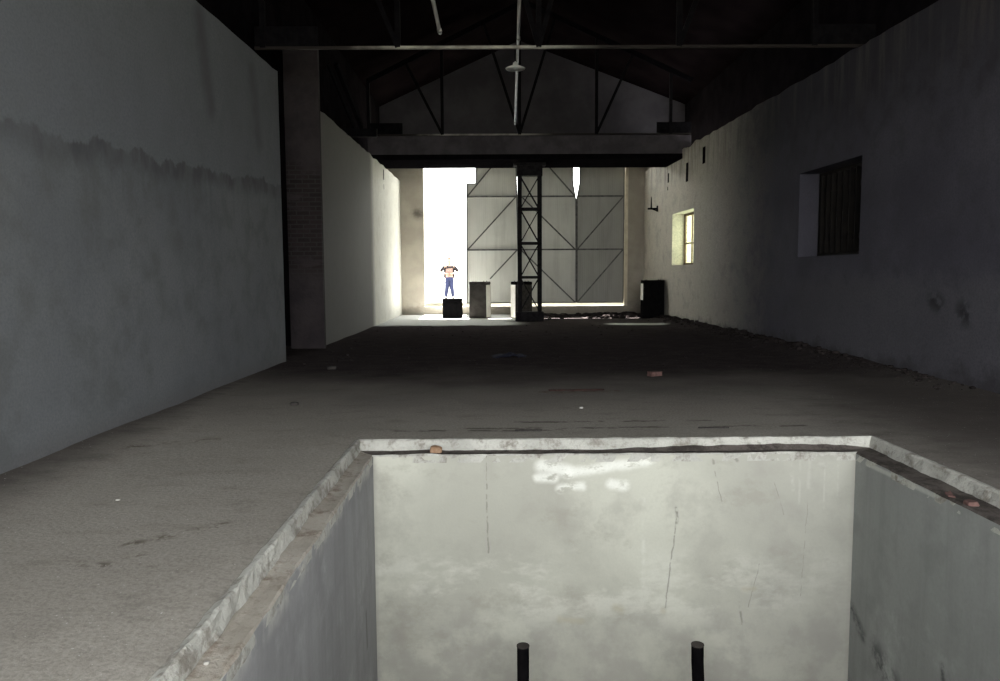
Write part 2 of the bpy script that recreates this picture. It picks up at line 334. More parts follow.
def bar(bm, p, q, w, h, up=(0, 0, 1)):          # rectangular bar from p to q
    p, q = Vector(p), Vector(q); d = (q - p).normalized(); u = Vector(up)
    if abs(d.dot(u)) > .95: u = Vector((0, 1, 0))
    s = d.cross(u).normalized(); t = s.cross(d).normalized()
    v = [bm.verts.new(c + s * a * w / 2 + t * b * h / 2) for c in (p, q) for a, b in ((-1, -1), (1, -1), (1, 1), (-1, 1))]
    bm.faces.new(v[:4][::-1]); bm.faces.new(v[4:])
    for i in range(4): bm.faces.new((v[i], v[(i + 1) % 4], v[4 + (i + 1) % 4], v[4 + i]))
def angle(bm, p, q, w, t, sx, sy):              # L-section along z
    (x, y, z0), z1 = p, q
    pts = [(0, 0), (w, 0), (w, t), (t, t), (t, w), (0, w)]
    a = [bm.verts.new((x + sx * u, y + sy * v, z0)) for u, v in pts]; b = [bm.verts.new((x + sx * u, y + sy * v, z1)) for u, v in pts]
    bm.faces.new(a); bm.faces.new(b[::-1])
    for i in range(6): bm.faces.new((a[i], a[(i + 1) % 6], b[(i + 1) % 6], b[i]))
def tube(bm, pts, r, n=10, cap=True):
    rings = []
    pts = [Vector(p) for p in pts]
    for i, p in enumerate(pts):
        d = (pts[min(i + 1, len(pts) - 1)] - pts[max(i - 1, 0)]).normalized()
        u = Vector((0, 0, 1)) if abs(d.z) < .9 else Vector((1, 0, 0))
        s = d.cross(u).normalized(); t = s.cross(d)
        rr = r[i] if isinstance(r, (list, tuple)) else r
        rings.append([bm.verts.new(p + (s * math.cos(2 * math.pi * k / n) + t * math.sin(2 * math.pi * k / n)) * rr) for k in range(n)])
    for a, b in zip(rings, rings[1:]):
        for k in range(n): bm.faces.new((a[k], a[(k + 1) % n], b[(k + 1) % n], b[k]))
    if cap: bm.faces.new(rings[0][::-1]); bm.faces.new(rings[-1])
def lathe(bm, prof, c=(0, 0, 0), n=24):
    rings = [[bm.verts.new((c[0] + r * math.cos(2 * math.pi * k / n), c[1] + r * math.sin(2 * math.pi * k / n), c[2] + z)) for k in range(n)] for r, z in prof]
    for a, b in zip(rings, rings[1:]):
        for k in range(n): bm.faces.new((a[k], a[(k + 1) % n], b[(k + 1) % n], b[k]))
    bm.faces.new(rings[0][::-1]); bm.faces.new(rings[-1])
def rock(bm, c, s, seed, sub=2, rough=.35):
    n0 = len(bm.verts)
    r = bmesh.ops.create_icosphere(bm, subdivisions=sub, radius=1)
    rot = Matrix.Rotation(seed * 1.7, 3, 'Z') @ Matrix.Rotation(seed * .6, 3, 'X')
    for v in r['verts']:
        k = 1 + rough * noise.noise(v.co * 1.3 + Vector((seed * 3.1, seed, 0)))
        p = rot @ Vector((v.co.x * k, v.co.y * k, v.co.z * k))
        q = Vector([max(-.72, min(.72, a)) for a in p])
        v.co = Vector(c) + Vector((q.x * s[0], q.y * s[1], q.z * s[2])) * 1.25
def nz(x, y, z=0): return noise.noise(Vector((x, y, z)))

def wall(name, P, N, th, us, ue, z0, z1, holes, mats, step=.35, jag=.0, hole_mat=0):
    """Plastered wall along u: P(u) is a point of its inner face, N points away from the room.
    holes: (u0, u1, z0, z1, depth or None for right through)"""
    U = {us, ue}; Z = {z0, z1}
    for h in holes: U |= {h[0], h[1]}; Z |= {h[2], h[3]}
    n = max(1, int((ue - us) / step))
    for i in range(n + 1):
        u = us + (ue - us) * i / n
        if min(abs(u - k) for k in U) > .08: U.add(u)
    U = sorted(U); Z = sorted(k for k in Z if z0 <= k <= z1)
    bm = bmesh.new(); cache = {}
    def V(u, z, d):
        k = (round(u, 5), round(z, 5), round(d, 5))
        if k not in cache:
            x, y = P(u); zz = z
            if jag and abs(z - z1) < 1e-6: zz += jag * (nz(u * 1.7, 3.1) + .6 * nz(u * 6, 9.2))
            cache[k] = bm.verts.new((x + N[0] * d, y + N[1] * d, zz))
        return cache[k]
    def inh(u, z):
        for h in holes:
            if h[0] < u < h[1] and h[2] < z < h[3]: return h
    def F(*v, mi=0):
        f = bm.faces.new(v); f.material_index = mi
    for a, b in zip(U, U[1:]):
        for c, d in zip(Z, Z[1:]):
            h = inh((a + b) / 2, (c + d) / 2)
            if h is None: F(V(a, c, 0), V(b, c, 0), V(b, d, 0), V(a, d, 0))
            elif h[4] is not None: F(V(a, c, h[4]), V(b, c, h[4]), V(b, d, h[4]), V(a, d, h[4]), mi=hole_mat)  # blind pockets lined near-black, their inner shade put into the colour
            if h is None or h[4] is not None: F(V(a, c, th), V(a, d, th), V(b, d, th), V(b, c, th))
            if h:
                dd = h[4] if h[4] is not None else th
                if a == h[0] and a > us: F(V(a, c, 0), V(a, d, 0), V(a, d, dd), V(a, c, dd), mi=hole_mat if h[4] is not None else 0)
                if b == h[1] and b < ue: F(V(b, c, 0), V(b, d, 0), V(b, d, dd), V(b, c, dd), mi=hole_mat if h[4] is not None else 0)
                if c == h[2] and c > z0: F(V(a, c, 0), V(b, c, 0), V(b, c, dd), V(a, c, dd), mi=hole_mat if h[4] is not None else 0)
                if d == h[3] and d < z1: F(V(a, d, 0), V(b, d, 0), V(b, d, dd), V(a, d, dd), mi=hole_mat if h[4] is not None else 0)
    for z in (z0, z1):
        for a, b in zip(U, U[1:]):
            if z == z1 or not inh((a + b) / 2, z0 + 1e-4): F(V(a, z, 0), V(b, z, 0), V(b, z, th), V(a, z, th))
    for u in (us, ue):
        for c, d in zip(Z, Z[1:]): F(V(u, c, 0), V(u, d, 0), V(u, d, th), V(u, c, th))
    return struct(name, bm, mats)

# ------------------------------------------------------------------ the floor, with the pit cut out of it
def floor_h(x, y):
    h = .012 * nz(x * .9, y * .9) + .006 * nz(x * 3, y * 3, 4)
    d = max(0, XR(y) - x)
    if y > 9: h += min(1, (y - 9) / 5) * .11 * math.exp(-(d / .45) ** 2) * (1 + .7 * nz(x * 2, y * 1.3, 2))
    d = x - XL(y)
    if y < 13.2: h += .01 * math.exp(-(d / .25) ** 2)
    if y > 25: h *= .3
    return h
def make_floor():
    ox0, ox1, oy0, oy1 = PX0 - KL - .03, PX1 + KR + .03, PY0 - KN - .03, PY1 + KF + .03
    xs = sorted(set([-7.4, -6, -5, ox0, ox1, 7.0] + [round(-4.2 + .2 * i, 3) for i in range(56)]))
    xs = [x for x in xs if x in (ox0, ox1) or min(abs(x - ox0), abs(x - ox1)) > .05]
    ys = sorted(set([oy0, oy1] + [round(YB - .4 + .2 * i, 3) for i in range(157) if YB - .4 + .2 * i < YE + .5] + [YE + .6]))
    ys = [y for y in ys if y in (oy0, oy1) or min(abs(y - oy0), abs(y - oy1)) > .05]
    bm = bmesh.new(); g = {}
    for i, x in enumerate(xs):
        for j, y in enumerate(ys):
            on = (x in (ox0, ox1) and oy0 <= y <= oy1) or (y in (oy0, oy1) and ox0 <= x <= ox1)
            g[i, j] = bm.verts.new((x, y, -.012 if on else floor_h(x, y)))
    for i in range(len(xs) - 1):
        for j in range(len(ys) - 1):
            cx, cy = (xs[i] + xs[i + 1]) / 2, (ys[j] + ys[j + 1]) / 2
            if ox0 < cx < ox1 and oy0 < cy < oy1: continue
            bm.faces.new((g[i, j], g[i + 1, j], g[i + 1, j + 1], g[i, j + 1]))
    bmesh.ops.delete(bm, geom=[v for v in bm.verts if not v.link_faces], context='VERTS')
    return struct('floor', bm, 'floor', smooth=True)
make_floor()

def sx_far(k, n): return n <= k < 2 * n
def make_kerb():
    # profile: (fraction of the rebate width outwards, z)
    prof = [(0, -.16), (0, -.10), (.06, -.088), (.55, -.094), (.80, -.088), (.83, -.05), (.87, .0), (.94, .012), (1.05, .008), (1.20, -.004), (1.30, -.03)]
    ring = []
    def add(x, y, ox, oy): ring.append((x, y, ox, oy))
    n = 90
    for i in range(n): add(PX0, PY0 + (PY1 - PY0) * i / n, -KL, -KN if i == 0 else 0)
    for i in range(n): add(PX0 + (PX1 - PX0) * i / n, PY1, -KL if i == 0 else 0, KF)
    for i in range(n): add(PX1, PY1 - (PY1 - PY0) * i / n, KR, KF if i == 0 else 0)
    for i in range(n): add(PX1 - (PX1 - PX0) * i / n, PY0, KR if i == 0 else 0, -KN)
    bm = bmesh.new(); rows = []
    for k, (x, y, ox, oy) in enumerate(ring):
        row = []
        for j, (f, z) in enumerate(prof):
            w = .011 if j >= 4 else .008
            jx = w * nz(x * 5 + j * 7, y * 5) + w * .8 * nz(x * 16, y * 16 + j * 3)
            jz = (.007 if j in (5, 6, 7, 8) else .003) * nz(x * 9, y * 9, j) if 1 < j < 9 else 0
            if sx_far(k, n) and j in (4, 5): jz += (.034, .022)[j - 4] * min(1, max(0, (x - 1.0) / .8)) * (1 + .5 * nz(x * 5, 1))
            if 2 <= j <= 4: jz += .012 * max(0, nz(x * 4, y * 4, 5))
            sx = (1 if ox > 0 else -1) if ox else 0; sy = (1 if oy > 0 else -1) if oy else 0
            row.append(bm.verts.new((x + ox * f + sx * jx, y + oy * f + sy * jx, z + jz)))
        rows.append(row)
    N = len(rows)
    for k in range(N):
        a, b = rows[k], rows[(k + 1) % N]
        side = k // n
        for j in range(len(prof) - 1):
            f = bm.faces.new((a[j], a[j + 1], b[j + 1], b[j]))
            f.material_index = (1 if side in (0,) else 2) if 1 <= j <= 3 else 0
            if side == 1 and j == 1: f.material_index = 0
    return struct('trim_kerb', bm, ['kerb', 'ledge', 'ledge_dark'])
make_kerb()

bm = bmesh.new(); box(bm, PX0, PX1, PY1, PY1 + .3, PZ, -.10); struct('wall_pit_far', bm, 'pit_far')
bm = bmesh.new(); box(bm, PX0 - .3, PX0, PY0, PY1, PZ, -.10); struct('wall_pit_left', bm, 'pit_left')
bm = bmesh.new(); box(bm, PX1, PX1 + .3, PY0, PY1, PZ, -.10); struct('wall_pit_right', bm, 'pit_right')
bm = bmesh.new(); box(bm, PX0, PX1, PY0 - .3, PY0, PZ, -.10); struct('wall_pit_near', bm, 'pit_left')
bm = bmesh.new(); box(bm, PX0 - .3, PX1 + .3, PY0 - .3, PY1 + .3, PZ - .2, PZ); struct('floor_pit', bm, 'floor')

# ------------------------------------------------------------------ walls
NL, NR = (-1, 0), (1, 0)
wall('wall_left', lambda u: (XL(u), u), NL, .42, YB, 13.22, -.1, TOPL, [], 'wall_left', .3, .05)
wall('wall_left_far', lambda u: (XL(u), u), NL, .50, 15.66, YE, -.1, TOPL, [(24.4, 24.56, 4.5, 4.82, .25), (24.45, 24.53, 4.2, 4.36, .2)], ['wall_left', 'upper'], .3, .05, 1)
bm = bmesh.new(); box(bm, -4.22, XL(15.6) + .13, 15.52, 15.655, 0, 6.0); o = struct('trim_brick_jamb', bm, 'jamb')
bm = bmesh.new(); box(bm, -7.2, -7.0, 12.4, 16.3, -.1, 6.3); box(bm, -7.0, -4.3, 16.1, 16.3, -.1, 7.6); box(bm, -7.0, -4.3, 12.4, 12.6, -.1, 7.6)
struct('wall_passage', bm, 'upper')
WN = (12.70, 15.06, 1.80, 3.42); WF = (22.07, 24.38, 1.75, 3.36)
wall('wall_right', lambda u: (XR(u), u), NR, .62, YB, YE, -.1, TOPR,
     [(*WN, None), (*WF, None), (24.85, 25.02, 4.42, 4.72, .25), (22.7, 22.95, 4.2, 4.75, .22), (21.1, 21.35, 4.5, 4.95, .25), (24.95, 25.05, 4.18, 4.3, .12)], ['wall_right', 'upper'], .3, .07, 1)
# dark clerestory above the plaster, then the roof
ZE = 7.6; XM, ZM = .85, 9.9
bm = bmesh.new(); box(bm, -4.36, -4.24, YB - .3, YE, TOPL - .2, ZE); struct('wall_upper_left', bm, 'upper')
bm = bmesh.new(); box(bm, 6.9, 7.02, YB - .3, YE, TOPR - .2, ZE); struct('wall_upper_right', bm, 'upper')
bm = bmesh.new()
for y0, y1 in ((YB - .4, YE + .5),):
    for (xa, za), (xb, zb) in (((-7.4, 6.14), (XM, ZM)), ((XM, ZM), (8.2, 7.13))):
        v = [bm.verts.new(c) for c in ((xa, y0, za), (xb, y0, zb), (xb, y1, zb), (xa, y1, za), (xa, y0, za + .15), (xb, y0, zb + .15), (xb, y1, zb + .15), (xa, y1, za + .15))]
        for f in ((0, 1, 2, 3), (7, 6, 5, 4), (0, 4, 5, 1), (1, 5, 6, 2), (2, 6, 7, 3), (3, 7, 4, 0)): bm.faces.new([v[i] for i in f])
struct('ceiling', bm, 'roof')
# end wall with the wide doorway
DX0, DX1, DZ0, DZ1 = -2.68, 4.81, 0.30, 6.25
wall('wall_end', lambda u: (u, YE), (0, 1), .35, -4.4, 7.1, -.1, 6.45, [(DX0, DX1, DZ0, DZ1, None)], ['end'], .5)
bm = bmesh.new()
f = [(-4.4, 6.45), (7.1, 6.45), (7.1, ZE), (XM, ZM + .1), (-4.4, ZE)]
a = [bm.verts.new((x, YE, z)) for x, z in f]; b = [bm.verts.new((x, YE + .35, z)) for x, z in f]
bm.faces.new(a); bm.faces.new(b[::-1])
for i in range(5): bm.faces.new((a[i], a[(i + 1) % 5], b[(i + 1) % 5], b[i]))
struct('wall_gable', bm, 'gable')
# back wall, behind the photographer, with the opening the daylight comes through
BO = (-3.2, 5.8, .02, 5.2)
wall('wall_back', lambda u: (u, YB), (0, -1), .35, -4.4, 7.1, -.1, 6.45, [(*BO, None)], ['end'], .5)
bm = bmesh.new()
a = [bm.verts.new((x, YB, z)) for x, z in f]; b = [bm.verts.new((x, YB - .35, z)) for x, z in f]
bm.faces.new(a); bm.faces.new(b[::-1])
for i in range(5): bm.faces.new((a[i], a[(i + 1) % 5], b[(i + 1) % 5], b[i]))
struct('wall_back_gable', bm, 'gable')
bm = bmesh.new(); box(bm, -40, 40, YE + .65, 110, .2, .42); struct('ground_front', bm, 'ground')
bm = bmesh.new(); box(bm, -40, 40, -60, YB - .4, -.4, -.03); struct('ground_back', bm, 'ground')
# beam across the hall
bm = bmesh.new(); n = 40
y0, y1, z0, z1 = 23.4, 25.2, 4.97, 5.66
box(bm, XL(24) - .3, XR(24) + .3, y0, y1, z0, z1)
beam = bevel(struct('beam', bm, 'beam'), .025)
bm = bmesh.new(); box(bm, XL(24) - .25, XR(24) + .25, y0 - .06, y1 + .06, z0 - .02, z0 + .13); link('shade_band', bm, 'matt_black', beam)  # dark band added below the beam, standing in for its shaded underside

# ------------------------------------------------------------------ windows in the right wall
def window(name, w, glazed):
    y0, y1, z0, z1 = w; d = .42
    root = empty(name); root['kind'] = 'structure'
    X = lambda y: XR(y) + d
    fm = 'win_frame' if glazed else 'wood'
    b = bmesh.new(); t = .07
    bar(b, (X(y0), y0 + t / 2, z0), (X(y0), y0 + t / 2, z1), t, .08); bar(b, (X(y1), y1 - t / 2, z0), (X(y1), y1 - t / 2, z1), t, .08)
    bar(b, (X(y0), y0, z0 + t / 2), (X(y1), y1, z0 + t / 2), .08, t); bar(b, (X(y0), y0, z1 - t / 2), (X(y1), y1, z1 - t / 2), .08, t)
    link('window_frame', b, fm, root)
    if glazed:
        b = bmesh.new()
        for k in (1, 2):
            y = y0 + (y1 - y0) * k / 3; bar(b, (X(y), y, z0), (X(y), y, z1), .05, .06)
        z = z0 + (z1 - z0) * .42; bar(b, (X(y0), y0, z), (X(y1), y1, z), .06, .035)
        link('mullion', b, fm, root)
        b = bmesh.new()
        bar(b, (X(y0) + .01, y0 + .02, (z0 + z1) / 2), (X(y1) + .01, y1 - .02, (z0 + z1) / 2), .006, z1 - z0 - .04)
        link('window_pane', b, 'glass', root)
    else:
        for k in range(2):
            b = bmesh.new(); ya = y0 + .07 + (y1 - y0 - .14) * k / 2; yb = ya + (y1 - y0 - .14) / 2 - .01
            m_ = 5
            for i in range(m_):
                p = ya + (yb - ya) * (i + .5) / m_; wd = (yb - ya) / m_ - .006
                bar(b, (X(p) + .02, p, z0 + .06), (X(p) + .02, p, z1 - .06), wd, .03)
            bar(b, (X(ya), ya + .02, z0 + .35), (X(yb), yb - .02, z0 + .35), .03, .1)
            bar(b, (X(ya), ya + .02, z1 - .35), (X(yb), yb - .02, z1 - .35), .03, .1)
            link('shutter', b, 'wood', root)
            b = bmesh.new(); bar(b, (X(ya) + .05, ya - .01, (z0 + z1) / 2), (X(yb) + .05, yb + .02, (z0 + z1) / 2), .02, z1 - z0); link('shutter_backing', b, 'wood', root)
window('window_1', WN, False); window('window_2', WF, True)

# ------------------------------------------------------------------ the folding metal doors
YD = YE + .22
def leaf(name, outline, rails, braces, sheet='sheet'):
    root = empty(name); root['kind'] = 'structure'
    b = bmesh.new(); t = .012
    a = [b.verts.new((x, YD + .05, z)) for x, z in outline]; c = [b.verts.new((x, YD + .05 + t, z)) for x, z in outline]
    b.faces.new(a); b.faces.new(c[::-1]); n = len(a)
    for i in range(n): b.faces.new((a[i], a[(i + 1) % n], c[(i + 1) % n], c[i]))
    link('door_sheet', b, sheet, root)
    b = bmesh.new()
    for i in range(n):
        p, q = outline[i], outline[(i + 1) % n]
        bar(b, (p[0], YD + .025, p[1]), (q[0], YD + .025, q[1]), .045, .05, (0, 1, 0))
    link('door_frame', b, 'frame_steel', root)
    for (x0, z0, x1, z1) in rails:
        b = bmesh.new(); bar(b, (x0, YD + .02, z0), (x1, YD + .02, z1), .055, .05, (0, 1, 0)); link('door_rail', b, 'frame_steel', root)
    for (x0, z0, x1, z1) in braces:
        b = bmesh.new(); bar(b, (x0, YD + .012, z0), (x1, YD + .012, z1), .05, .035, (0, 1, 0)); link('door_brace', b, 'frame_steel', root)
    return root
zb, zm, zt, ztop = .42, 2.40, 4.36, 5.50
leaf('door_1', [(-1.12, zb), (.84, zb), (.74, ztop), (-.74, ztop), (-.74, 4.84), (-1.09, 4.84)],
     [(-1.09, zm, .80, zm), (-1.09, zt, .76, zt)], [(-1.08, zt, -.12, ztop), (-1.08, zm, .74, zt), (-.25, zb + .9, .78, zm)])
leaf('door_2', [(.88, zb), (2.98, zb), (2.96, 4.2), (2.84, 4.85), (2.84, ztop), (.94, ztop)],
     [(.90, zm, 2.96, zm), (.93, zt, 2.94, zt)], [(1.9, ztop, 2.92, zt), (.93, zt, 2.94, zm), (.9, zm, 2.95, zb)], 'sheet_dim')
leaf('door_3', [(3.01, zb), (4.75, zb), (4.75, ztop), (3.10, ztop), (3.10, 4.85), (3.0, 4.3)],
     [(3.01, zm, 4.75, zm), (3.01, zt, 4.75, zt)], [(3.01, zb, 4.73, zm), (3.01, zm, 4.73, zt)], 'sheet_dimmest')
bm = bmesh.new(); box(bm, 4.75, 4.85, YE - .06, YE + .3, .3, 6.2); struct('trim_door_post', bm, 'jamb_post')

# ------------------------------------------------------------------ lattice column under the beam
def column():
    x0, x1, y0, y1 = .67, 1.43, 24.1, 24.36
    root = tag(empty('lattice_column', ((x0 + x1) / 2, (y0 + y1) / 2, 0)), 'black steel lattice column with crossed lacing bars holding up the long beam', 'column', kind='thing')
    rx, ry = root.location.x, root.location.y
    def fin(name, b, m='column_steel'):
        for v in b.verts: v.co.x -= rx; v.co.y -= ry
        return link(name, b, m, root)
    b = bmesh.new(); box(b, x0 - .08, x1 + .06, y0 - .08, y1 + .08, -.03, .30); bevel(fin('base_block', b), .02)
    b = bmesh.new(); box(b, x0 - .02, x1 + .02, y0 - .03, y1 + .03, 4.56, 4.87); box(b, x0 - .12, x1 + .12, y0 - .1, y1 + .1, 4.87, 4.948); fin('cap', b)
    for sx, x in ((1, x0), (-1, x1)):
        for sy, y in ((1, y0), (-1, y1)):
            b = bmesh.new(); angle(b, (x, y, .3), 4.56, .13, .02, sx, sy); fin('corner_post', b)
    lv = [.32, 1.39, 2.46, 3.53, 4.56]
    for z in lv[1:-1]:
        b = bmesh.new()
        for y in (y0 + .03, y1 - .03): bar(b, (x0 + .02, y, z), (x1 - .02, y, z), .05, .09)
        for x in (x0 + .03, x1 - .03): bar(b, (x, y0, z), (x, y1, z), .04, .08)
        fin('batten', b)
    for a, c in zip(lv, lv[1:]):
        for s in (0, 1):
            b = bmesh.new()
            for y in (y0 + .035, y1 - .035):
                p, q = ((x0 + .08, y, a), (x1 - .08, y, c)) if s == 0 else ((x1 - .08, y, a), (x0 + .08, y, c))
                bar(b, p, q, .03, .075, (0, 1, 0))
            fin('lacing_bar', b)
column()

# ------------------------------------------------------------------ roof trusses
def truss(y, label, zc, chord_mat):
    root = tag(empty('roof_truss', (0, y, zc)), label, 'roof truss', kind='thing')
    xl, xr = XL(y) - .3, XR(y) + .3
    def fin(name, b, m):
        for v in b.verts: v.co.y -= y; v.co.z -= zc
        return link(name, b, m, root)
    def zr(x): return (ZE - .3 + (x - xl) * (ZM - ZE) / (XM - xl)) if x < XM else (ZE - .3 + (xr - x) * (ZM - ZE) / (xr - XM))
    b = bmesh.new(); box(b, xl, xr, y - .03, y + .03, zc - .022, zc + .022); fin('bottom_chord', b, chord_mat)
    for xa in (xl, xr):
        b = bmesh.new(); bar(b, (xa, y, zr(xa)), (XM, y, zr(XM)), .1, .14); fin('top_chord', b, 'matt_black')
        s = 1 if xa < XM else -1
        b = bmesh.new(); bar(b, (xa, y, zc + .17), (xa + s * 1.05, y, zc + .17), .03, .36); fin('heel_plate', b, 'dark_steel')
    for x in (-3.85, -1.62, .72, 3.05, 5.3):
        if xl < x < xr:
            b = bmesh.new(); bar(b, (x, y, zc), (x, y, zr(x)), .09, .09); fin('post', b, 'dark_steel')
    for x0_, x1_ in ((-1.62, -2.72), (.72, -.36), (.72, 1.80), (3.05, 4.15)):
        b = bmesh.new(); bar(b, (x0_, y, zc), (x1_, y, zr(x1_)), .08, .08); fin('diagonal', b, 'dark_steel')
truss(13.0, 'dark steel roof truss nearer the camera with thin pale bottom bar', 5.25, 'chord')
truss(23.52, 'dark steel roof truss standing on top of the long beam', 5.715, 'chord')
def pipe(pts, r, label):
    b = bmesh.new(); tube(b, pts, r, 12)
    for k in (.0, .5, 1):
        p = Vector(pts[0]).lerp(Vector(pts[-1]), .02 + .96 * k); d = (Vector(pts[-1]) - Vector(pts[0])).normalized()
        tube(b, [p - d * .05, p + d * .05], r * 1.35, 12)
    return tag(link('ceiling_pipe', b, 'pipe', smooth=True), label, 'pipe', kind='thing')
pipe([(.30, 6.5, 5.95), (.40, 13.0, 5.97), (.58, 23.4, 6.0)], .03, 'long pale pipe running the length of the hall above the pendant lamp')
pipe([(-.88, 6.5, 5.50), (-.92, 13.05, 5.50)], .03, 'short pale pipe ending at the nearer truss, left of the pendant lamp')
# roof brace over the left wall near the beam
b = bmesh.new(); bar(b, (-3.75, 18.4, 6.45), (-3.38, 19.6, 5.2), .1, .1); bar(b, (-3.95, 18.4, 6.45), (-3.58, 19.6, 5.2), .05, .08)
bar(b, (-4.15, 19.6, 5.07), (-3.0, 19.6, 5.07), .12, .2)
tag(link('roof_brace', b, 'dark_steel'), 'dark sloping steel brace above the far left wall before the beam', 'brace', kind='thing')
# pendant lamp
root = tag(empty('pendant_lamp', (.33, 13.0, 4.93)), 'flat pale enamel lamp hanging under the nearer roof truss', 'lamp')
b = bmesh.new(); lathe(b, [(.16, -.03), (.165, -.022), (.11, .005), (.045, .03), (.035, .07), (.028, .07), (.028, .028), (.10, -.002), (.15, -.03)]); link('lamp_shade', b, 'enamel', root, True)
b = bmesh.new(); lathe(b, [(.012, .09), (.02, .05), (.035, .0), (.03, -.03), (.01, -.045)], n=12); link('bulb', b, 'enamel', root, True)
b = bmesh.new(); tube(b, [(0, 0, .06), (0, 0, .285)], .008, 8); link('cord', b, 'black', root)

# ------------------------------------------------------------------ plinths by the doors
def plinth(loc, rz, w, d, h, mats, label, side=None, zc=.02):
    root = tag(empty('machine_plinth', loc, R(rz)), label, 'plinth')
    b = bmesh.new(); box(b, -w / 2, w / 2, -d / 2, d / 2, -.02, h - .10)
    for v in b.verts:
        if v.co.z < 0: v.co.x *= 1.02; v.co.y *= 1.02
    bevel(link('body', b, mats[0], root), .02)
    b = bmesh.new(); box(b, -w / 2 - .005, w / 2 + .005, -d / 2 - .005, d / 2 + .005, h - .10, h); bevel(link('cap', b, mats[1], root), .018)
    for sx in (-1, 1):
        for sy in (-1, 1):
            b = bmesh.new(); tube(b, [(sx * w * .32, sy * d * .32, h - .005), (sx * w * .32, sy * d * .32, h + .028)], .014, 8); link('anchor_bolt', b, 'rust', root)
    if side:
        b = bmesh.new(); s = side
        box(b, s * w / 2 - .002 * s, s * (w / 2 + .012), -d / 2 + .01, d / 2 - .01, zc, h - .11); link('lit_side_panel', b, 'lit_side_tone', root)  # pale panel added for the side face lit from the doorway
    return root
plinth((-1.53, 26.35, 0), 0, .66, .6, .66, ('black', 'black'), 'low black block in front of the open doorway below the person')
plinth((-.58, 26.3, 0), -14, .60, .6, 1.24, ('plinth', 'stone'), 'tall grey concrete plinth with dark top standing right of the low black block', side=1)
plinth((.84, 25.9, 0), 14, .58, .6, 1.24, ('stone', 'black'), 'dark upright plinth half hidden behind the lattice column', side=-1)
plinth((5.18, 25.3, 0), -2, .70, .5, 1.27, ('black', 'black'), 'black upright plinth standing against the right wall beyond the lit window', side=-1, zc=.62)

# wall bracket beyond the far window
root = tag(empty('wall_bracket', (XR(26.3), 26.3, 3.68)), 'small dark iron bracket high on the right wall near the doors', 'bracket')
b = bmesh.new(); box(b, -.03, .01, -.06, .06, -.08, .12); link('plate', b, 'dark_steel', root)
b = bmesh.new(); bar(b, (0, 0, .02), (-.34, 0, .02), .05, .06); bar(b, (0, 0, -.06), (-.2, 0, .01), .03, .03); link('arm', b, 'dark_steel', root)
b = bmesh.new(); tube(b, [(-.22, 0, .04), (-.22, 0, .42)], [.03, .012], 8); link('upright', b, 'dark_steel', root)

# ------------------------------------------------------------------ pit pipes
def pit_pipe(x, y, bend, label):
    b = bmesh.new(); n = 8; r = .05; pts = [(x + bend * (1 - i / 8) ** 2 * -1, y, PZ + 1.205 * i / 8) for i in range(9)]
    tube(b, pts, r, 14, False)
    tube(b, [pts[-1], (pts[-1][0], y, pts[-1][2] - .25)], r * .8, 14, False)
    top_o = b.verts[8 * 14:9 * 14] if False else None
    o = link('pit_pipe', b, 'black', smooth=True)
    b2 = bmesh.new(); lathe(b2, [(r * .78, -.004), (r * 1.06, -.004), (r * 1.06, .006), (r * .78, .006)], (pts[-1][0], y, pts[-1][2]), 18)
    link('pipe_rim', b2, 'plinth', o)
    return tag(o, label, 'pipe', kind='thing')
pit_pipe(.20, 6.0, 0, 'straight black pipe stub standing in the pit, the left one of two')
pit_pipe(1.635, 6.0, -.16, 'leaning black pipe stub standing in the pit, the right one of two')

# ------------------------------------------------------------------ odds and ends on the floor
def bit(name, c, s, seed, m, label, cat, sub=2, rz=0):
    b = bmesh.new(); rock(b, (0, 0, s[2] * .75), s, seed, sub)
    o = link(name, b, m); o.location = c; o.rotation_euler.z = R(rz); return tag(o, label, cat)
b = bmesh.new()
for i in range(14):
    x = -.36 + .72 * i / 14
    bar(b, (x, .008 * nz(i * .7, 1), .012), (x + .72 / 14, .008 * nz(i * .7 + .7, 1), .012), .045, .014)
o = link('iron_bar', b, 'rust'); o.location = (1.02, 9.70, floor_h(1.02, 9.7) - .002); o.rotation_euler.z = R(2)
tag(o, 'flat rusty iron bar lying on the floor beyond the pit', 'bar')
def on(x, y, d=-.005): return (x, y, floor_h(x, y) + d)
def brick(name, c, s, m, label, seed, rz):
    b = bmesh.new(); box(b, -s[0], s[0], -s[1], s[1], 0, s[2] * 2); bmesh.ops.subdivide_edges(b, edges=b.edges[:], cuts=4, use_grid_fill=True)
    for v in b.verts:
        k = nz(v.co.x * 14 + seed, v.co.y * 14, v.co.z * 14); v.co += Vector((k, nz(v.co.y * 12, seed), k * .6)) * .018
        if v.co.x > s[0] * .6 and v.co.y > 0: v.co.x -= .25 * s[0]
    o = bevel(link(name, b, m), .006); o.location = c; o.rotation_euler.z = R(rz); return tag(o, label, 'brick')
brick('brick_fragment', on(2.31, 11.05), (.09, .06, .035), 'brick', 'reddish broken brick on the dark floor right of the rusty bar', 1, 25)
bit('brick_fragment', (-.55, PY1 + .09, ZLEDGE - .004), (.058, .045, .04), 5, 'brick_orange', 'rounded orange brick lump sitting on the far ledge of the pit', 'brick')
brick('brick_fragment', (PX1 + .05, 5.28, ZLEDGE - .006), (.05, .028, .012), 'brick', 'reddish brick piece on the right ledge of the pit, the farther one', 8, 75)
bit('brick_fragment', (PX1 + .06, 5.06, ZLEDGE - .006), (.045, .04, .022), 12, 'brick', 'small reddish brick piece on the right ledge, by the picture edge', 'brick')
b = bmesh.new(); bmesh.ops.create_grid(b, x_segments=22, y_segments=16, size=1)
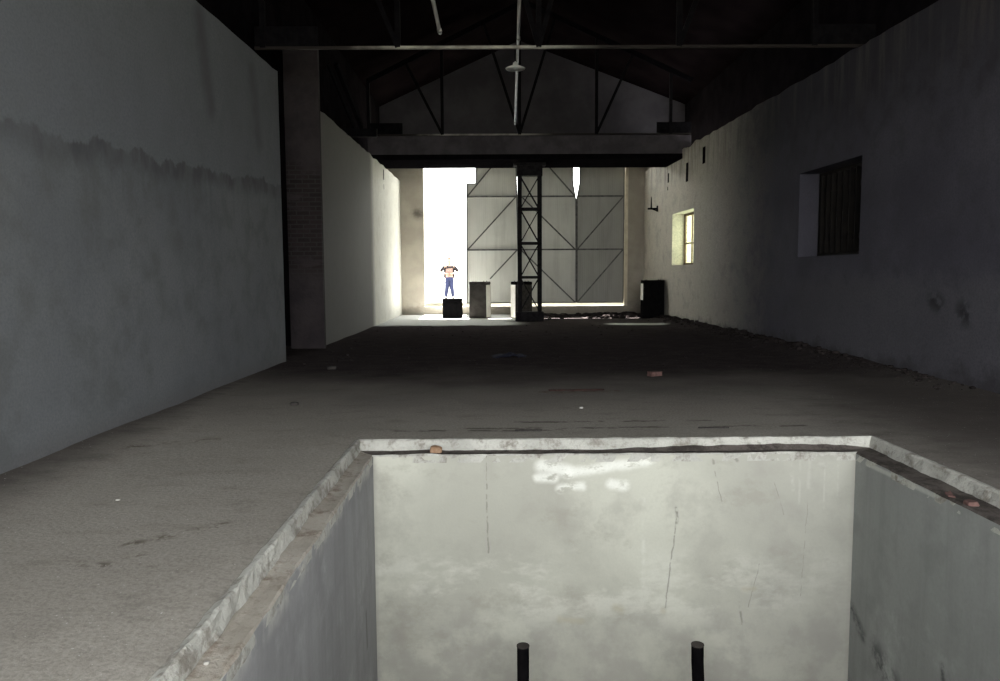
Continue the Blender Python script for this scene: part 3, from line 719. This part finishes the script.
for v in b.verts:
    r = math.hypot(v.co.x, v.co.y); v.co.x *= .30 + .05 * nz(v.co.y * 3, 1); v.co.y *= .2 + .05 * nz(v.co.x * 6, 2)
    v.co.z = max(.0, .07 * (1 - r * .75) + .05 * nz(v.co.x * 9, v.co.y * 9, 3))
bmesh.ops.solidify(b, geom=b.faces[:], thickness=.006)
o = link('rag', b, 'rag', smooth=True); o.location = on(.22, 13.75, .0); tag(o, 'crumpled dark blue rag on the floor in the middle of the hall', 'rag')
bit('stone', on(-2.64, 12.05), (.08, .05, .03), 3, 'stone', 'dark stone on the floor before the brick jamb at left', 'stone')
bit('stone', on(-2.36, 8.75), (.05, .035, .02), 6, 'stone', 'small dark stone on the open floor left of the pit', 'stone')
bit('plaster_chip', on(.93, 8.35), (.024, .02, .013), 9, 'chip', 'pale plaster chip on the floor between rusty bar and pit', 'chip')
bit('plaster_chip', on(-2.55, 5.0), (.018, .013, .008), 4, 'chip', 'pale plaster chip on the open floor left of the pit', 'chip')
bit('plaster_chip', (PX0 - .1, 3.0, ZLEDGE), (.013, .01, .007), 11, 'chip', 'pale plaster chip on the left ledge of the pit', 'chip')
for x, y, L, lab in ((.30, 7.22, .26, 'thin dark iron strip by the far kerb, left of the other strip'), (2.10, 7.27, .3, 'thin dark iron strip by the far kerb, right of the other strip')):
    b = bmesh.new()
    for i in range(8): bar(b, (-L / 2 + L * i / 8, .006 * nz(i, x), .008), (-L / 2 + L * (i + 1) / 8, .006 * nz(i + 1, x), .008), .022, .01)
    o = link('iron_strip', b, 'stone'); o.location = on(x, y, .0); tag(o, lab, 'strip')

def rubble(name, spots, label):
    b = bmesh.new(); k = 1
    for (x, y, s) in spots:
        k += 1; z = floor_h(x, y)
        rock(b, (x, y, z + s * .3), (s, s * random.uniform(.6, 1), s * random.uniform(.4, .7)), k * .37, 1)
    return tag(link(name, b, 'rubble'), label, 'rubble', kind='stuff')
sp = []
for i in range(330):
    y = random.uniform(9.5, 25); d = abs(random.gauss(0, .32)); s = random.uniform(.02, .085) * (1 - min(.6, d))
    if y < 13: s *= .6
    sp.append((XR(y) - 1.35 * s - d, y, s))
rubble('wall_rubble', sp, 'dark rubble heaped along the foot of the right wall')
sp = []
for i in range(170):
    x = random.uniform(1.7, 4.9); y = random.choice((random.gauss(27.3, .35), random.gauss(26.4, .5))); s = random.uniform(.03, .11)
    if x > 3.6: s *= 1.5
    sp.append((x, min(y, 28.1), s))
rubble('door_rubble', sp, 'dark rubble strewn before the closed doors right of the column')
sp = [(random.uniform(-3.3, 5), random.uniform(12, 22), random.uniform(.008, .03)) for i in range(150)]
rubble('floor_debris', sp, 'small dark debris scattered over the middle of the floor')

# ------------------------------------------------------------------ the person outside the doorway
def skin(name, verts, edges, m, parent, lev=2, root=0):
    me = bpy.data.meshes.new(name); b = bmesh.new(); L = b.verts.layers.skin.verify(); vs = []
    for i, (p, r) in enumerate(verts):
        v = b.verts.new(p); v[L].radius = r if isinstance(r, tuple) else (r, r); v[L].use_root = (i == root); vs.append(v)
    for a, c in edges: b.edges.new((vs[a], vs[c]))
    b.to_mesh(me); b.free(); me.materials.append(M[m])
    o = bpy.data.objects.new(name, me); COL.objects.link(o); o.parent = parent
    s = o.modifiers.new('skin', 'SKIN'); s.use_smooth_shade = True
    u = o.modifiers.new('sub', 'SUBSURF'); u.levels = lev; u.render_levels = lev
    return o
def person(loc, rz):
    root = tag(empty('person', loc, R(rz)), 'person in charcoal jacket, pale pink shirt and blue jeans standing in the bright doorway', 'person')
    V = []; E = []
    def add(p, r, to=None):
        V.append((p, r)); i = len(V) - 1
        if to is not None: E.append((to, i))
        return i
    # faces -y (towards the hall)
    pel = add((0, 0, .96), (.15, .11)); ab = add((0, -.01, 1.10), (.145, .105), pel); ch = add((0, 0, 1.28), (.17, .12), ab)
    sh = add((0, .01, 1.43), (.13, .09), ch); nk = add((0, 0, 1.52), .058, sh)
    hd0 = add((0, -.015, 1.60), (.068, .078), nk); hd1 = add((0, -.01, 1.69), (.078, .095), hd0); hd2 = add((0, 0, 1.77), (.060, .075), hd1)
    ns = add((0, -.105, 1.665), .012, hd1); add((0, -.125, 1.652), .009, ns)
    for s in (-1, 1): add((s * .088, .005, 1.66), .014, hd1)
    for s in (-1, 1):
        a = add((s * .185, .01, 1.42), .062, sh); el = add((s * .385, -.02, 1.20), .047, a)
        fo = add((s * .26, -.17, 1.13), .04, el); wr = add((s * .13, -.235, 1.10), .028, fo)
        pa = add((s * .075, -.25, 1.09), (.035, .022), wr)
        for k in range(4):
            dz = .03 - .02 * k; ln = (.85, 1, .93, .72)[k]
            f1 = add((s * (.075 - .035 * ln), -.268, 1.09 + dz), .009, pa); f2 = add((s * (.075 - .065 * ln), -.258, 1.087 + dz), .0085, f1)
        t1 = add((s * .09, -.262, 1.125), .010, pa); add((s * .062, -.272, 1.142), .009, t1)
    for s in (-1, 1):
        h = add((s * .095, 0, .88), .095, pel); k = add((s * .125, -.03, .50), .06, h); c = add((s * .135, .01, .33), .055, k)
        an = add((s * .145, .03, .10), .038, c); hl = add((s * .148, .035, .05), .04, an); add((s * .165, -.12, .035), .035, hl)
    skin('body', V, E, 'skin', root)
    J = [((0, 0, 1.02), (.165, .125)), ((0, 0, .94), (.165, .13))]; JE = [(0, 1)]
    for s in (-1, 1):
        i = len(J); J += [((s * .085, 0, .84), .118), ((s * .10, -.03, .50), .105), ((s * .135, .01, .30), .09), ((s * .147, .03, .09), .075)]
        JE += [(1, i), (i, i + 1), (i + 1, i + 2), (i + 2, i + 3)]
    skin('jeans', J, JE, 'jeans', root)
    skin('shirt', [((0, -.012, .98), (.168, .13)), ((0, -.015, 1.10), (.165, .128)), ((0, -.008, 1.28), (.185, .137)), ((0, .005, 1.43), (.13, .1)), ((0, 0, 1.475), (.085, .075))], [(0, 1), (1, 2), (2, 3), (3, 4)], 'shirt', root)
    skin('jacket_yoke', [((-.15, -.05, 1.40), .07), ((-.06, -.095, 1.38), .05), ((.06, -.095, 1.38), .05), ((.15, -.05, 1.40), .07), ((-.05, .06, 1.42), .07), ((.05, .06, 1.42), .07)], [(0, 1), (1, 2), (2, 3), (0, 4), (3, 5)], 'jacket', root)
    for s in (-1, 1):
        skin('jacket_side', [((s * .03, .06, 1.45), (.06, .055)), ((s * .13, .05, 1.43), (.085, .09)), ((s * .225, .02, 1.385), .085), ((s * .34, -.005, 1.26), .08), ((s * .39, -.02, 1.185), .068),
                             ((s * .145, .05, 1.25), (.075, .11)), ((s * .145, .05, 1.05), (.075, .11)), ((s * .15, .05, .88), (.075, .1))],
             [(0, 1), (1, 2), (2, 3), (3, 4), (1, 5), (5, 6), (6, 7)], 'jacket', root)
        b = bmesh.new(); bmesh.ops.create_uvsphere(b, u_segments=16, v_segments=10, radius=1)
        for v in b.verts: v.co = Vector((s * .16 + v.co.x * .05, -.06 + v.co.y * .14, max(0, .045 + v.co.z * .055)))
        link('shoe', b, 'shoe', root, True)
        b = bmesh.new(); bmesh.ops.create_uvsphere(b, u_segments=10, v_segments=8, radius=.011, matrix=Matrix.Translation((s * .032, -.098, 1.69))); link('eye', b, 'eye', root, True)
    b = bmesh.new(); bmesh.ops.create_uvsphere(b, u_segments=24, v_segments=16, radius=1)
    for v in b.verts: v.co = Vector((v.co.x * .092, .015 + v.co.y * .107, 1.725 + v.co.z * .095))
    bmesh.ops.delete(b, geom=[v for v in b.verts if v.co.z < 1.66 or (v.co.y < -.035 and v.co.z < 1.755)], context='VERTS')
    link('hair', b, 'hair', root, True)
    return root
person((-2.06, 33.2, .42), 4)

# ------------------------------------------------------------------ light
w = bpy.data.worlds.new('overcast_sky'); SC.world = w; w.use_nodes = True
nt = w.node_tree; nt.nodes.clear()
bg = nt.nodes.new('ShaderNodeBackground'); bg.inputs[0].default_value = (.99, 1, .985, 1); bg.inputs[1].default_value = SKY
wo = nt.nodes.new('ShaderNodeOutputWorld'); nt.links.new(bg.outputs[0], wo.inputs[0])
def portal(name, c, size, rot):
    l = bpy.data.lights.new(name, 'AREA'); l.shape = 'RECTANGLE'; l.size, l.size_y = size; l.cycles.is_portal = True
    o = bpy.data.objects.new(name, l); COL.objects.link(o); o.location = c; o.rotation_euler = rot
portal('daylight_front', ((DX0 + DX1) / 2, YE + .45, (DZ0 + DZ1) / 2), (DX1 - DX0, DZ1 - DZ0 + .1), (R(-90), 0, 0))
portal('daylight_back', ((BO[0] + BO[1]) / 2, YB - .36, (BO[2] + BO[3]) / 2), (BO[1] - BO[0], BO[3] - BO[2]), (R(90), 0, 0))
portal('daylight_window', (XR(23.2) + .64, 23.2, 2.55), (1.65, 2.35), (0, R(90), 0))
sun = bpy.data.lights.new('sun', 'SUN'); sun.energy = 60; sun.angle = R(.6); sun.color = (1, .97, .9)
so = bpy.data.objects.new('sun', sun); COL.objects.link(so)
so.rotation_euler = Vector((.02, -1, -math.tan(R(63)))).to_track_quat('-Z', 'Y').to_euler()

# ------------------------------------------------------------------ camera
cam = bpy.data.cameras.new('camera'); co = bpy.data.objects.new('camera', cam); COL.objects.link(co)
F = 760.0; cam.sensor_width = 36; cam.lens = F * 36 / 1000; cam.clip_start = .05; cam.clip_end = 300
pitch = math.atan((340.5 - 274) / F); yaw = math.atan((497 - 500) / F); roll = R(-.3)
fw = Vector((math.sin(-yaw) * math.cos(pitch), math.cos(yaw) * math.cos(pitch), -math.sin(pitch)))
rt = fw.cross(Vector((0, 0, 1))).normalized(); up = rt.cross(fw)
r2 = math.cos(roll) * rt + math.sin(roll) * up; u2 = -math.sin(roll) * rt + math.cos(roll) * up
mw = Matrix((r2, u2, -fw)).transposed().to_4x4(); mw.translation = (0, 0, 1.5); co.matrix_world = mw
SC.camera = co
vs = SC.view_settings; vs.view_transform = 'Standard'; vs.look = 'None'; vs.gamma = 1; vs.use_curve_mapping = False
vs.exposure = 0.0
SC.cycles.max_bounces = 8; SC.cycles.diffuse_bounces = 6
